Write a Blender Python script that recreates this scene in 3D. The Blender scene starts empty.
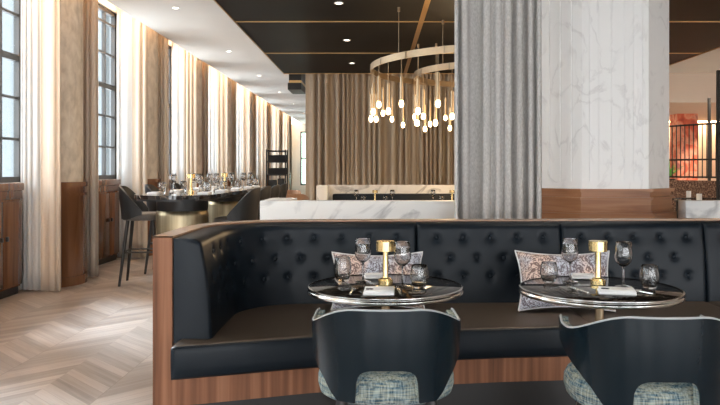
import bpy, bmesh, math, random
from math import sin, cos, pi, radians as R, sqrt
from mathutils import Vector, Matrix
C = bpy.context.scene.collection
rnd = random.Random(7)
F = 700.0; CX = 375.0; CY = 170.0; HC = 1.25      # camera constants, 720x405 frame

# ------------------------------------------------------------------ materials
def mat(name):
    m = bpy.data.materials.new(name); m.use_nodes = True
    nt = m.node_tree; b = nt.nodes['Principled BSDF']
    return m, nt, b
def simple(name, col, rough=.5, metal=0, spec=.5, noise=0, scale=20, bump=0, stretch=None, coat=0):
    m, nt, b = mat(name)
    b.inputs['Base Color'].default_value = (*col, 1)
    b.inputs['Roughness'].default_value = rough
    b.inputs['Metallic'].default_value = metal
    b.inputs['Specular IOR Level'].default_value = spec
    b.inputs['Coat Weight'].default_value = coat
    b.inputs['Coat Roughness'].default_value = .12
    tc = nt.nodes.new('ShaderNodeTexCoord'); mp = nt.nodes.new('ShaderNodeMapping')
    if stretch: mp.inputs['Scale'].default_value = stretch
    nt.links.new(tc.outputs['Object'], mp.inputs[0])
    n = nt.nodes.new('ShaderNodeTexNoise'); n.inputs['Scale'].default_value = scale; n.inputs['Detail'].default_value = 5
    nt.links.new(mp.outputs[0], n.inputs['Vector'])
    mx = nt.nodes.new('ShaderNodeMix'); mx.data_type = 'RGBA'
    k1 = 1 - noise; k2 = 1 + noise
    mx.inputs['A'].default_value = (*[c*k1 for c in col], 1); mx.inputs['B'].default_value = (*[min(1, c*k2) for c in col], 1)
    nt.links.new(n.outputs['Fac'], mx.inputs['Factor']); nt.links.new(mx.outputs['Result'], b.inputs['Base Color'])
    if bump:
        bp = nt.nodes.new('ShaderNodeBump'); bp.inputs['Strength'].default_value = bump; bp.inputs['Distance'].default_value = .002
        nt.links.new(n.outputs['Fac'], bp.inputs['Height']); nt.links.new(bp.outputs[0], b.inputs['Normal'])
    return m
def ramp_mat(name, stops, stretch, scale, rough=.4, detail=6, dist=0, spec=.5, coat=0, bump=0, lo=.3, hi=.7):
    m, nt, b = mat(name)
    tc = nt.nodes.new('ShaderNodeTexCoord'); mp = nt.nodes.new('ShaderNodeMapping'); mp.inputs['Scale'].default_value = stretch
    n = nt.nodes.new('ShaderNodeTexNoise'); n.inputs['Scale'].default_value = scale; n.inputs['Detail'].default_value = detail
    n.inputs['Distortion'].default_value = dist
    r = nt.nodes.new('ShaderNodeValToRGB'); cr = r.color_ramp
    while len(cr.elements) < len(stops): cr.elements.new(.5)
    for i, c in enumerate(stops):
        cr.elements[i].position = lo + (hi-lo)*i/(len(stops)-1); cr.elements[i].color = (*c, 1)
    nt.links.new(tc.outputs['Object'], mp.inputs[0]); nt.links.new(mp.outputs[0], n.inputs['Vector'])
    nt.links.new(n.outputs['Fac'], r.inputs[0]); nt.links.new(r.outputs[0], b.inputs['Base Color'])
    b.inputs['Roughness'].default_value = rough; b.inputs['Specular IOR Level'].default_value = spec
    b.inputs['Coat Weight'].default_value = coat; b.inputs['Coat Roughness'].default_value = .1
    if bump:
        bp = nt.nodes.new('ShaderNodeBump'); bp.inputs['Strength'].default_value = bump; bp.inputs['Distance'].default_value = .002
        nt.links.new(n.outputs['Fac'], bp.inputs['Height']); nt.links.new(bp.outputs[0], b.inputs['Normal'])
    return m
def marble(name, base, vein, scale=1.6, rough=.25, width=.03, stretch=(1,1,1), spec=.5):
    m, nt, b = mat(name)
    tc = nt.nodes.new('ShaderNodeTexCoord'); mp = nt.nodes.new('ShaderNodeMapping'); mp.inputs['Scale'].default_value = stretch
    mp.inputs['Rotation'].default_value = (.3, .5, .4)
    n = nt.nodes.new('ShaderNodeTexNoise'); n.inputs['Scale'].default_value = scale; n.inputs['Detail'].default_value = 7; n.inputs['Distortion'].default_value = 1.2
    nt.links.new(tc.outputs['Object'], mp.inputs[0]); nt.links.new(mp.outputs[0], n.inputs['Vector'])
    s = nt.nodes.new('ShaderNodeMath'); s.operation = 'SUBTRACT'; s.inputs[1].default_value = .5
    a = nt.nodes.new('ShaderNodeMath'); a.operation = 'ABSOLUTE'
    nt.links.new(n.outputs['Fac'], s.inputs[0]); nt.links.new(s.outputs[0], a.inputs[0])
    r = nt.nodes.new('ShaderNodeValToRGB'); cr = r.color_ramp
    cr.elements[0].position = 0; cr.elements[0].color = (*vein, 1); cr.elements[1].position = width; cr.elements[1].color = (*base, 1)
    nt.links.new(a.outputs[0], r.inputs[0])
    n2 = nt.nodes.new('ShaderNodeTexNoise'); n2.inputs['Scale'].default_value = scale*1.7; n2.inputs['Detail'].default_value = 4
    nt.links.new(mp.outputs[0], n2.inputs['Vector'])
    mx = nt.nodes.new('ShaderNodeMix'); mx.data_type = 'RGBA'; mx.inputs['B'].default_value = (*base, 1)
    r2 = nt.nodes.new('ShaderNodeValToRGB'); r2.color_ramp.elements[0].position = .42; r2.color_ramp.elements[1].position = .62
    nt.links.new(n2.outputs['Fac'], r2.inputs[0])
    nt.links.new(r2.outputs[0], mx.inputs['Factor']); nt.links.new(r.outputs[0], mx.inputs['A']); nt.links.new(mx.outputs['Result'], b.inputs['Base Color'])
    b.inputs['Roughness'].default_value = rough; b.inputs['Specular IOR Level'].default_value = spec
    return m
def emis(name, col, s):
    m, nt, b = mat(name); b.inputs['Base Color'].default_value = (*col, 1)
    b.inputs['Emission Color'].default_value = (*col, 1); b.inputs['Emission Strength'].default_value = s
    return m
def glassy(name, col=(1,1,1), rough=0.0, ior=1.45):
    m, nt, b = mat(name); b.inputs['Base Color'].default_value = (*col, 1)
    b.inputs['Transmission Weight'].default_value = 1; b.inputs['Roughness'].default_value = rough; b.inputs['IOR'].default_value = ior
    return m
def pane_mat(name, col, fac=.1):
    m = bpy.data.materials.new(name); m.use_nodes = True; nt = m.node_tree; nt.nodes.clear()
    o = nt.nodes.new('ShaderNodeOutputMaterial'); t = nt.nodes.new('ShaderNodeBsdfTransparent'); t.inputs[0].default_value = (*col, 1)
    g = nt.nodes.new('ShaderNodeBsdfGlossy'); g.inputs['Roughness'].default_value = .03
    x = nt.nodes.new('ShaderNodeMixShader'); x.inputs[0].default_value = fac
    nt.links.new(t.outputs[0], x.inputs[1]); nt.links.new(g.outputs[0], x.inputs[2]); nt.links.new(x.outputs[0], o.inputs[0])
    return m
def crystal(name):
    m, nt, b = mat(name); b.inputs['Transmission Weight'].default_value = 1; b.inputs['Roughness'].default_value = 0; b.inputs['IOR'].default_value = 1.36
    g = nt.nodes.new('ShaderNodeBsdfGlossy'); g.inputs['Roughness'].default_value = .06
    x = nt.nodes.new('ShaderNodeMixShader'); x.inputs[0].default_value = .03
    nt.links.new(b.outputs[0], x.inputs[1]); nt.links.new(g.outputs[0], x.inputs[2]); nt.links.new(x.outputs[0], nt.nodes['Material Output'].inputs[0])
    return m
def cloth(name, c1, c2, trans=0, scale=60, stretch=(1,1,.05), rough=.9):
    m, nt, b = mat(name)
    tc = nt.nodes.new('ShaderNodeTexCoord'); mp = nt.nodes.new('ShaderNodeMapping'); mp.inputs['Scale'].default_value = stretch
    n = nt.nodes.new('ShaderNodeTexNoise'); n.inputs['Scale'].default_value = scale; n.inputs['Detail'].default_value = 4
    nt.links.new(tc.outputs['Object'], mp.inputs[0]); nt.links.new(mp.outputs[0], n.inputs['Vector'])
    mx = nt.nodes.new('ShaderNodeMix'); mx.data_type = 'RGBA'; mx.inputs['A'].default_value = (*c1, 1); mx.inputs['B'].default_value = (*c2, 1)
    r = nt.nodes.new('ShaderNodeMapRange'); r.inputs[1].default_value = .3; r.inputs[2].default_value = .7
    nt.links.new(n.outputs['Fac'], r.inputs[0]); nt.links.new(r.outputs[0], mx.inputs['Factor']); nt.links.new(mx.outputs['Result'], b.inputs['Base Color'])
    b.inputs['Roughness'].default_value = rough; b.inputs['Specular IOR Level'].default_value = .15
    if trans:
        t = nt.nodes.new('ShaderNodeBsdfTranslucent'); x = nt.nodes.new('ShaderNodeMixShader'); x.inputs[0].default_value = trans
        nt.links.new(mx.outputs['Result'], t.inputs[0])
        nt.links.new(b.outputs[0], x.inputs[1]); nt.links.new(t.outputs[0], x.inputs[2])
        nt.links.new(x.outputs[0], nt.nodes['Material Output'].inputs[0])
    return m
def tweed(name):
    m, nt, b = mat(name)
    tc = nt.nodes.new('ShaderNodeTexCoord')
    outs = []
    for st in ((160,160,14), (16,16,190)):
        mp = nt.nodes.new('ShaderNodeMapping'); mp.inputs['Scale'].default_value = st
        n = nt.nodes.new('ShaderNodeTexNoise'); n.inputs['Scale'].default_value = 1; n.inputs['Detail'].default_value = 2
        nt.links.new(tc.outputs['Object'], mp.inputs[0]); nt.links.new(mp.outputs[0], n.inputs['Vector']); outs.append(n)
    r1 = nt.nodes.new('ShaderNodeValToRGB'); e = r1.color_ramp.elements
    e[0].position = .38; e[0].color = (.012,.05,.085,1); e[1].position = .62; e[1].color = (.36,.45,.46,1)
    r2 = nt.nodes.new('ShaderNodeValToRGB'); e = r2.color_ramp.elements
    e[0].position = .38; e[0].color = (.03,.09,.14,1); e[1].position = .62; e[1].color = (.52,.50,.36,1)
    nt.links.new(outs[0].outputs['Fac'], r1.inputs[0]); nt.links.new(outs[1].outputs['Fac'], r2.inputs[0])
    mx = nt.nodes.new('ShaderNodeMix'); mx.data_type = 'RGBA'; mx.inputs['Factor'].default_value = .5
    nt.links.new(r1.outputs[0], mx.inputs['A']); nt.links.new(r2.outputs[0], mx.inputs['B']); nt.links.new(mx.outputs['Result'], b.inputs['Base Color'])
    b.inputs['Roughness'].default_value = .95; b.inputs['Specular IOR Level'].default_value = .1
    return m
def floor_mat():
    m, nt, b = mat('herringbone_oak'); L = nt.links.new
    tc = nt.nodes.new('ShaderNodeTexCoord'); sx = nt.nodes.new('ShaderNodeSeparateXYZ'); L(tc.outputs['Object'], sx.inputs[0])
    def M(op, a, b_=None):
        n = nt.nodes.new('ShaderNodeMath'); n.operation = op
        for i, v in enumerate((a, b_)):
            if v is None: continue
            if isinstance(v, (int, float)): n.inputs[i].default_value = v
            else: L(v, n.inputs[i])
        return n.outputs[0]
    x, y = sx.outputs[0], sx.outputs[1]
    xs = M('DIVIDE', x, .76); cell = M('FLOOR', xs); fr = M('FRACT', xs)
    tri = M('ABSOLUTE', M('SUBTRACT', fr, .5))                 # 0..0.5
    side = M('GREATER_THAN', fr, .5); sgn = M('SUBTRACT', M('MULTIPLY', side, 2), 1)
    v = M('ADD', M('MULTIPLY', y, 1.0), M('MULTIPLY', tri, .76))
    vp = M('DIVIDE', v, .10); pid = M('FLOOR', vp); pf = M('FRACT', vp)
    cb = nt.nodes.new('ShaderNodeCombineXYZ'); L(pid, cb.inputs[0]); L(M('ADD', M('MULTIPLY', cell, 2), side), cb.inputs[1])
    wn = nt.nodes.new('ShaderNodeTexWhiteNoise'); wn.noise_dimensions = '3D'; L(cb.outputs[0], wn.inputs['Vector'])
    along = M('SUBTRACT', M('MULTIPLY', x, 1.0), M('MULTIPLY', M('MULTIPLY', y, sgn), 1.0))
    cg = nt.nodes.new('ShaderNodeCombineXYZ'); L(M('MULTIPLY', along, 1.2), cg.inputs[0]); L(M('MULTIPLY', v, 22), cg.inputs[1]); L(M('MULTIPLY', wn.outputs[0], 30), cg.inputs[2])
    n = nt.nodes.new('ShaderNodeTexNoise'); n.inputs['Scale'].default_value = 1.3; n.inputs['Detail'].default_value = 5; L(cg.outputs[0], n.inputs['Vector'])
    t = M('ADD', M('MULTIPLY', wn.outputs[0], .45), M('MULTIPLY', n.outputs['Fac'], .65))
    r = nt.nodes.new('ShaderNodeValToRGB'); e = r.color_ramp.elements
    e[0].position = .15; e[0].color = (.17,.140,.120,1); e[1].position = .9; e[1].color = (.43,.37,.33,1)
    L(t, r.inputs[0])
    edge = M('LESS_THAN', M('ABSOLUTE', M('SUBTRACT', pf, .5)), .485); edge2 = M('LESS_THAN', tri, .497); ed = M('MULTIPLY', edge, edge2)
    mx = nt.nodes.new('ShaderNodeMix'); mx.data_type = 'RGBA'; mx.inputs['A'].default_value = (.20,.165,.14,1)
    L(ed, mx.inputs['Factor']); L(r.outputs[0], mx.inputs['B']); L(mx.outputs['Result'], b.inputs['Base Color'])
    b.inputs['Roughness'].default_value = .30
    return m
def pillow_mat():
    m, nt, b = mat('swirl_print'); L = nt.links.new
    tc = nt.nodes.new('ShaderNodeTexCoord')
    n = nt.nodes.new('ShaderNodeTexNoise'); n.inputs['Scale'].default_value = 17; n.inputs['Detail'].default_value = 3; n.inputs['Distortion'].default_value = 2.5
    L(tc.outputs['Object'], n.inputs['Vector'])
    w = nt.nodes.new('ShaderNodeMath'); w.operation = 'MULTIPLY'; w.inputs[1].default_value = 34; L(n.outputs['Fac'], w.inputs[0])
    s = nt.nodes.new('ShaderNodeMath'); s.operation = 'SINE'; L(w.outputs[0], s.inputs[0])
    r = nt.nodes.new('ShaderNodeValToRGB'); cr = r.color_ramp
    cr.elements[0].position = .25; cr.elements[0].color = (.24,.19,.19,1); cr.elements[1].position = .7; cr.elements[1].color = (.90,.87,.84,1)
    mr = nt.nodes.new('ShaderNodeMapRange'); mr.inputs[1].default_value = -1; mr.inputs[2].default_value = 1; L(s.outputs[0], mr.inputs[0]); L(mr.outputs[0], r.inputs[0])
    n2 = nt.nodes.new('ShaderNodeTexNoise'); n2.inputs['Scale'].default_value = 6; L(tc.outputs['Object'], n2.inputs['Vector'])
    r2 = nt.nodes.new('ShaderNodeValToRGB'); e = r2.color_ramp.elements
    e[0].position = .42; e[0].color = (.55,.62,.78,1); e[1].position = .55; e[1].color = (.85,.62,.52,1)
    L(n2.outputs['Fac'], r2.inputs[0])
    mx = nt.nodes.new('ShaderNodeMix'); mx.data_type = 'RGBA'; mx.blend_type = 'MULTIPLY'; mx.inputs['Factor'].default_value = .75
    L(r.outputs[0], mx.inputs['A']); L(r2.outputs[0], mx.inputs['B']); L(mx.outputs['Result'], b.inputs['Base Color'])
    b.inputs['Roughness'].default_value = .8
    return m

M = {}
M['floor'] = floor_mat()
M['white'] = simple('white_paint', (.87,.845,.81), .8, noise=.03, scale=2)
M['beige'] = simple('beige_paint', (.74,.63,.54), .8, noise=.03, scale=2)
M['black_ceiling'] = simple('black_lacquer', (.006,.005,.0045), .5, noise=.2, scale=3, spec=.12)
M['gold'] = simple('brushed_gold', (.62,.40,.17), .32, 1, noise=.12, scale=40)
M['brass'] = simple('polished_brass', (.86,.66,.32), .27, 1, noise=.06, scale=30)
M['drum'] = ramp_mat('aged_brass', [(.17,.13,.08),(.36,.29,.18),(.56,.46,.30)], (9,9,.3), 1, .35, lo=.35, hi=.65)
M['drum'].node_tree.nodes['Principled BSDF'].inputs['Metallic'].default_value = .85
M['pale_brass'] = simple('pale_brass', (.46,.35,.23), .4, 1, noise=.1, scale=30)
M['chrome'] = simple('polished_steel', (.62,.62,.60), .15, 1, noise=.05, scale=20)
M['bronze'] = simple('bronze', (.34,.27,.19), .28, 1, noise=.1, scale=20)
M['leather'] = simple('black_leather', (.0055,.010,.0155), .42, noise=.15, scale=300, bump=.05, spec=.24)
M['painted_sheen_leather'] = simple('painted_sheen_leather', (.072,.052,.037), .46, noise=.15, scale=300, bump=.08, spec=.6)  # brown tint paints warm reflected light onto the black leather seat
M['chair_leather'] = simple('blue_black_leather', (.004,.010,.0150), .25, noise=.12, scale=260, bump=.02, spec=.28)
M['stool_leather'] = simple('charcoal_leather', (.017,.018,.019), .42, noise=.15, scale=200, bump=.04)
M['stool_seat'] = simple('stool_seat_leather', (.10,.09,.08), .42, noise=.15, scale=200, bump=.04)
M['black_wood'] = simple('black_stained_wood', (.012,.011,.011), .4, noise=.2, scale=30, stretch=(4,4,.5))
M['black_metal'] = simple('black_metal', (.02,.018,.017), .45, .3, noise=.1)
M['steel_frame'] = simple('dark_steel_paint', (.055,.052,.05), .5, noise=.15, scale=8)
M['walnut'] = ramp_mat('walnut_veneer', [(.085,.031,.014),(.22,.09,.044),(.33,.15,.08)], (26,26,.55), 1, .42, 7, .4, spec=.28, lo=.28, hi=.72)
M['walnut_rim'] = ramp_mat('walnut_rim', [(.26,.14,.08),(.42,.26,.16)], (14,14,14), 1, .32, 4, .3)
M['mahogany'] = ramp_mat('mahogany', [(.045,.015,.006),(.15,.057,.021),(.24,.102,.042)], (7,7,.7), 1, .22, 6, .6, coat=.12, lo=.25, hi=.75)
M['mahogany_h'] = ramp_mat('mahogany_cross_grain', [(.15,.05,.022),(.33,.145,.065),(.43,.21,.105)], (.9,.9,14), 1.5, .34, 6, .6, coat=0, spec=.3, lo=.25, hi=.75)
M['travertine'] = ramp_mat('travertine', [(.42,.36,.29),(.60,.52,.43),(.72,.65,.55)], (9,9,5), 1.5, .5, 9, .3, lo=.25, hi=.75)
M['marble'] = marble('white_marble', (.82,.82,.80), (.50,.50,.50), 1.5, .22, .035)
M['marble_cream'] = marble('cream_marble', (.78,.75,.70), (.40,.38,.36), 1.5, .22, .035)
M['column'] = marble('column_marble', (.83,.815,.79), (.70,.68,.66), 3.5, .4, .035, (1,1,.6))
M['black_marble'] = marble('black_marble', (.014,.012,.011), (.22,.17,.13), 4.5, .07, .022, spec=.6)
M['glass'] = crystal('clear_glass')
M['solid_glass'] = crystal('solid_glass')
M['pane'] = pane_mat('window_pane', (.93,.965,.98), .05)
M['pane_green'] = pane_mat('green_window_pane', (.80,.92,.84), .08)
M['cream'] = cloth('cream_sheer', (.67,.565,.455), (.72,.62,.515), .14)
M['sheer'] = cloth('white_sheer', (.66,.655,.64), (.70,.695,.685), .22)
M['tan'] = cloth('taupe_drape', (.42,.335,.25), (.48,.39,.295), 0, 40)
M['grey'] = cloth('grey_linen', (.45,.43,.41), (.60,.58,.555), 0, 90, (1,1,.5))
M['tweed'] = tweed('teal_tweed')
M['piping'] = simple('pale_piping', (.45,.47,.48), .6)
M['pillow'] = pillow_mat()
M['pillow_edge'] = simple('pale_piped_edge', (.72,.72,.72), .8)
M['linen'] = simple('white_linen', (.86,.86,.86), .85, noise=.04, scale=60, bump=.1)
M['ink'] = simple('dark_thread', (.03,.03,.05), .7)
M['bulb'] = emis('warm_bulb', (1,.72,.38), 9)
M['led'] = emis('warm_led', (1,.64,.35), 16)
M['lens'] = emis('downlight_lens', (1,.93,.82), 6)
M['facade'] = ramp_mat('pale_facade', [(.085,.095,.10),(.12,.127,.13)], (1,.2,.06), .6, .8)
M['facade_dark'] = simple('facade_glass', (.060,.075,.084), .3)
M['mural'] = ramp_mat('red_mosaic', [(.55,.09,.05),(.75,.16,.08),(.85,.40,.26),(.42,.12,.12)], (1,1,1), 3.0, .5, 8, 1.5, lo=.32, hi=.68)
M['leaf'] = simple('leaf_green', (.12,.34,.05), .5, noise=.35, scale=14)
M['bench_fabric'] = ramp_mat('speckled_brown_fabric', [(.06,.025,.018),(.20,.10,.06),(.46,.30,.20)], (1,1,1), 42, .8, 2, lo=.35, hi=.68)
M['brown_leather'] = simple('tan_brown_leather', (.30,.15,.075), .5, noise=.15, scale=12)

# ------------------------------------------------------------------ mesh helpers
class MB:
    def __init__(s): s.bm = bmesh.new()
    def box(s, c, size, bevel=0, rot=None, seg=2):
        t = bmesh.new(); bmesh.ops.create_cube(t, size=1)
        bmesh.ops.scale(t, vec=size, verts=t.verts)
        if bevel: bmesh.ops.bevel(t, geom=t.edges[:], offset=bevel, segments=seg, affect='EDGES', profile=.5)
        if rot is not None: bmesh.ops.rotate(t, cent=(0,0,0), matrix=rot, verts=t.verts)
        bmesh.ops.translate(t, vec=c, verts=t.verts); s._merge(t); return s
    def bx(s, x0, x1, y0, y1, z0, z1, bevel=0):
        return s.box(((x0+x1)/2, (y0+y1)/2, (z0+z1)/2), (abs(x1-x0), abs(y1-y0), abs(z1-z0)), bevel)
    def _merge(s, t):
        me = bpy.data.meshes.new('t'); t.to_mesh(me); t.free(); s.bm.from_mesh(me); bpy.data.meshes.remove(me)
    def cyl(s, p0, p1, r0, r1=None, n=12):
        r1 = r0 if r1 is None else r1; return s.tube([p0, p1], [r0, r1], n)
    def tube(s, pts, rs, n=10, cap=True):
        pts = [Vector(p) for p in pts]
        if not isinstance(rs, (list, tuple)): rs = [rs]*len(pts)
        rings = []; up = None
        for i, p in enumerate(pts):
            d = (pts[min(i+1, len(pts)-1)] - pts[max(i-1, 0)]).normalized()
            if up is None: up = Vector((0,0,1)) if abs(d.z) < .9 else Vector((1,0,0))
            a = d.cross(up).normalized(); b = a.cross(d).normalized(); up = b
            rings.append([s.bm.verts.new(p + (a*cos(2*pi*k/n) + b*sin(2*pi*k/n))*rs[i]) for k in range(n)])
        for q, w in zip(rings, rings[1:]):
            for k in range(n): s.bm.faces.new((q[k], q[(k+1) % n], w[(k+1) % n], w[k]))
        if cap: s.bm.faces.new(rings[0][::-1]); s.bm.faces.new(rings[-1])
        return s
    def ring(s, c, r, w, h, n=96, a0=0, a1=2*pi):
        full = abs(a1-a0-2*pi) < 1e-6; m = n if full else n+1; rr = []
        for k in range(m):
            a = a0+(a1-a0)*k/n
            rr.append([s.bm.verts.new((c[0]+(r+dr)*cos(a), c[1]+(r+dr)*sin(a), c[2]+dz)) for dr, dz in ((-w/2,0),(w/2,0),(w/2,h),(-w/2,h))])
        for k in range(n):
            p, q = rr[k], rr[(k+1) % m]
            for i in range(4): s.bm.faces.new((p[i], q[i], q[(i+1) % 4], p[(i+1) % 4]))
        return s
    def lathe(s, prof, n=24, c=(0,0,0), mod=None):
        rings = []
        for r, z in prof:
            if r < 1e-5: rings.append([s.bm.verts.new((c[0], c[1], c[2]+z))]); continue
            rings.append([s.bm.verts.new((c[0]+r*(mod(k/n, z) if mod else 1)*cos(2*pi*k/n), c[1]+r*(mod(k/n, z) if mod else 1)*sin(2*pi*k/n), c[2]+z)) for k in range(n)])
        for a, b in zip(rings, rings[1:]):
            for k in range(n):
                k2 = (k+1) % n
                if len(a) == 1 and len(b) == 1: continue
                if len(a) == 1: s.bm.faces.new((a[0], b[k2], b[k]))
                elif len(b) == 1: s.bm.faces.new((a[k], a[k2], b[0]))
                else: s.bm.faces.new((a[k], a[k2], b[k2], b[k]))
        return s
    def prism(s, poly, z0, z1):
        lo = [s.bm.verts.new((x, y, z0)) for x, y in poly]; hi = [s.bm.verts.new((x, y, z1)) for x, y in poly]
        n = len(poly); s.bm.faces.new(lo[::-1]); s.bm.faces.new(hi)
        for k in range(n): s.bm.faces.new((lo[k], lo[(k+1) % n], hi[(k+1) % n], hi[k]))
        return s
    def grid(s, P):
        V = [[s.bm.verts.new(p) for p in row] for row in P]
        for i in range(len(V)-1):
            for j in range(len(V[0])-1): s.bm.faces.new((V[i][j], V[i][j+1], V[i+1][j+1], V[i+1][j]))
        return V
    def build(s, name, m, parent=None, smooth=40, world=False, weld=0):
        if weld: bmesh.ops.remove_doubles(s.bm, verts=s.bm.verts, dist=weld)
        bmesh.ops.recalc_face_normals(s.bm, faces=s.bm.faces)
        if world and parent is not None: bmesh.ops.translate(s.bm, vec=-wloc(parent), verts=s.bm.verts)
        me = bpy.data.meshes.new(name); s.bm.to_mesh(me); s.bm.free()
        if smooth:
            me.polygons.foreach_set('use_smooth', [True]*len(me.polygons)); me.set_sharp_from_angle(angle=R(smooth))
        me.materials.append(M[m]); o = bpy.data.objects.new(name, me); C.objects.link(o)
        if parent is not None: o.parent = parent
        return o
def wloc(o):
    v = Vector(o.location)
    while o.parent: o = o.parent; v += Vector(o.location)
    return v
def thing(name, label, cat, loc=(0,0,0), rz=0, group=None):
    o = bpy.data.objects.new(name, None); C.objects.link(o); o.empty_display_size = .1
    o.location = loc; o.rotation_euler = (0,0,rz); return tag(o, label, cat, group)
def tag(o, label, cat, group=None, kind=None):
    o['label'] = label; o['category'] = cat
    if group: o['group'] = group
    elif 'group' in o: del o['group']
    if kind: o['kind'] = kind
    return o
def struct(o): o['kind'] = 'structure'; return o
def dup(root, loc, rz=None, label=None, group=None):
    r = root.copy(); C.objects.link(r); r.location = loc
    if rz is not None: r.rotation_euler = (0,0,rz)
    if label: r['label'] = label
    if group: r['group'] = group
    for ch in list(root.children):
        c = ch.copy(); C.objects.link(c); c.parent = r
        for g in list(ch.children):
            d = g.copy(); C.objects.link(d); d.parent = c
    return r
def recenter(o, loc):
    """move a single-mesh object's origin to loc (base of the thing)"""
    o.data.transform(Matrix.Translation(-Vector(loc))); o.location = loc; return o
def solid(o, t, off=0):
    md = o.modifiers.new('thickness', 'SOLIDIFY'); md.thickness = t; md.offset = off; return o
def subsurf(o, n=1):
    md = o.modifiers.new('sub', 'SUBSURF'); md.levels = n; md.render_levels = n; return o
ORD = ['first','second','third','fourth','fifth','sixth','seventh','eighth','ninth']

# ------------------------------------------------------------------ the room
YE = 30.0; YB = -5.0; XL = -3.7; XR = 11.0; ZW = 3.22; ZD = 3.05; SLOT = -3.12
struct(MB().bx(-4.2, XR+.2, YB, YE+.2, -.1, 0).build('floor', 'floor', smooth=0))
struct(MB().bx(SLOT, XR+.2, YB, YE+.2, ZW, ZW+.12).bx(-4.0, SLOT, YB, YE+.2, 3.72, 3.82).bx(SLOT, SLOT+.06, YB, YE+.2, ZW+.12, 3.82).build('ceiling', 'white', smooth=0))
PITCH = 2.7; COL0 = 7.9
win = [(COL0-2.1+PITCH*k, COL0-.5+PITCH*k) for k in range(-3, 9)]
win = [w for w in win if w[0] > YB and w[1] < YE]
ZS, ZT = 1.12, 3.5
wl = MB(); y = YB
for a, b in win:
    wl.bx(XL-.10, XL, y, a, 0, 3.72); wl.bx(XL-.10, XL, a, b, 0, ZS); wl.bx(XL-.10, XL, a, b, ZT, 3.72); y = b
wl.bx(XL-.10, XL, y, YE, 0, 3.72)
struct(wl.build('wall_left', 'white', smooth=0))
for i, (a, b) in enumerate(win):
    f = MB(); X = XL-.06; t = .03
    for yy in (a+t, b-t): f.bx(X-.03, X+.03, yy-t, yy+t, ZS, ZT)
    for zz in (ZS+t, ZT-t): f.bx(X-.03, X+.03, a, b, zz-t, zz+t)
    for k in (1, 2, 3):
        yy = a+(b-a)*k/4; w = .018; f.bx(X-.02, X+.022, yy-w, yy+w, ZS, ZT)
    for k, zz in enumerate((1.57, 2.0, 2.42, 2.87, 3.3)):
        w = .034 if k == 2 else .014; f.bx(X-.02, X+.024, a, b, zz-w, zz+w)
    fo = struct(f.build('window_%d' % (i+1), 'steel_frame', smooth=0))
    MB().bx(X-.004, X+.002, a+.02, b-.02, ZS+.02, ZT-.02).build('pane', 'pane', fo, smooth=0)
# far end of the aisle
be = MB()
wa, wb = -3.2, -1.9
be.bx(XL, wa, YE, YE+.2, 0, ZW).bx(wb, XR, YE, YE+.2, 0, ZW).bx(wa, wb, YE, YE+.2, 0, .6).bx(wa, wb, YE, YE+.2, 2.9, ZW)
struct(be.build('wall_back', 'white', smooth=0))
f = MB()
for xx in (wa+.03, (wa+wb)/2, wb-.03): f.bx(xx-.03, xx+.03, YE+.02, YE+.08, .6, 2.9)
for zz in (.63, 1.75, 2.87): f.bx(wa, wb, YE+.02, YE+.08, zz-.03, zz+.03)
fo = struct(f.build('window_13', 'steel_frame', smooth=0))
MB().bx(wa+.02, wb-.02, YE+.05, YE+.055, .62, 2.88).build('pane', 'pane_green', fo, smooth=0)
wf = MB(); x = -4.2
for a, b in ((-2.9,-1.0),(-.3,1.9),(2.6,4.8),(5.5,7.7),(8.4,10.4)): wf.bx(x, a, YB-.2, YB, 0, 3.72); wf.bx(a, b, YB-.2, YB, 3.0, 3.72); x = b
wf.bx(x, XR+.2, YB-.2, YB, 0, 3.72); struct(wf.build('wall_front', 'beige', smooth=0))
struct(MB().bx(XR, XR+.2, YB, YE, 0, ZW).build('wall_right', 'beige', smooth=0))
# dark dropped ceiling field with its brass strips
XA, XB, YF = -1.69, 5.03, 13.06
struct(MB().bx(XA, XB, YB, YF, ZD, ZW).build('ceiling_dark_field', 'black_ceiling', smooth=0))
tr = [MB().bx(XA-.012, XA, YB, YF, ZD-.012, ZW), MB().bx(.53, .59, YB, YF, ZD-.006, ZD)]
for k in range(-2, 4): tr.append(MB().bx(XA, XB, 8.48+2.29*(k-1)-.018, 8.48+2.29*(k-1)+.018, ZD-.008, ZD))
tr.append(MB().bx(XB, XB+.012, YB, YF, ZD-.012, ZW))
for i, t in enumerate(tr): struct(t.build('trim_%d' % (i+1), 'gold', smooth=0))
# right hand lower ceiling beyond
struct(MB().bx(5.1, XR, 14.2, 20.0, 2.62, ZW).build('ceiling_bulkhead', 'beige', smooth=0))
struct(MB().bx(3.2, XR, 20.0, 20.15, 0, 2.62).build('wall_far_right', 'beige', smooth=0))
# small black bulkhead at the left of the drapes
o = MB().bx(-1.66, -1.42, 13.5, 14.3, 2.98, ZW).bx(-1.68, -1.42, 13.48, 14.3, 2.80, 2.93).build('air_duct', 'black_metal', smooth=0)
recenter(o, (-1.54, 13.9, 2.8)); tag(o, 'small black stepped duct box under the white ceiling, left of the taupe drapes', 'duct')
o = MB().bx(-1.66, -1.42, 13.5, 14.3, 2.93, 2.98).build('band', 'gold', o, smooth=0, world=True)

# outdoors: a pale building across the street
fb = thing('facade_building', 'pale building across the street behind the tall windows', 'building', (-16, 60, 0))
MB().bx(-18, -16, 28, 110, -6, 24).build('wall', 'facade', fb, smooth=0, world=True)
for k in range(24):
    yy = 29.5+3.3*k
    MB().bx(-16, -15.95, yy, yy+1.5, -1, 22).build('window', 'facade_dark', fb, smooth=0, world=True)
    MB().bx(-16, -15.7, yy+2.0, yy+2.7, -6, 24).build('pilaster', 'facade', fb, smooth=0, world=True)

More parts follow.
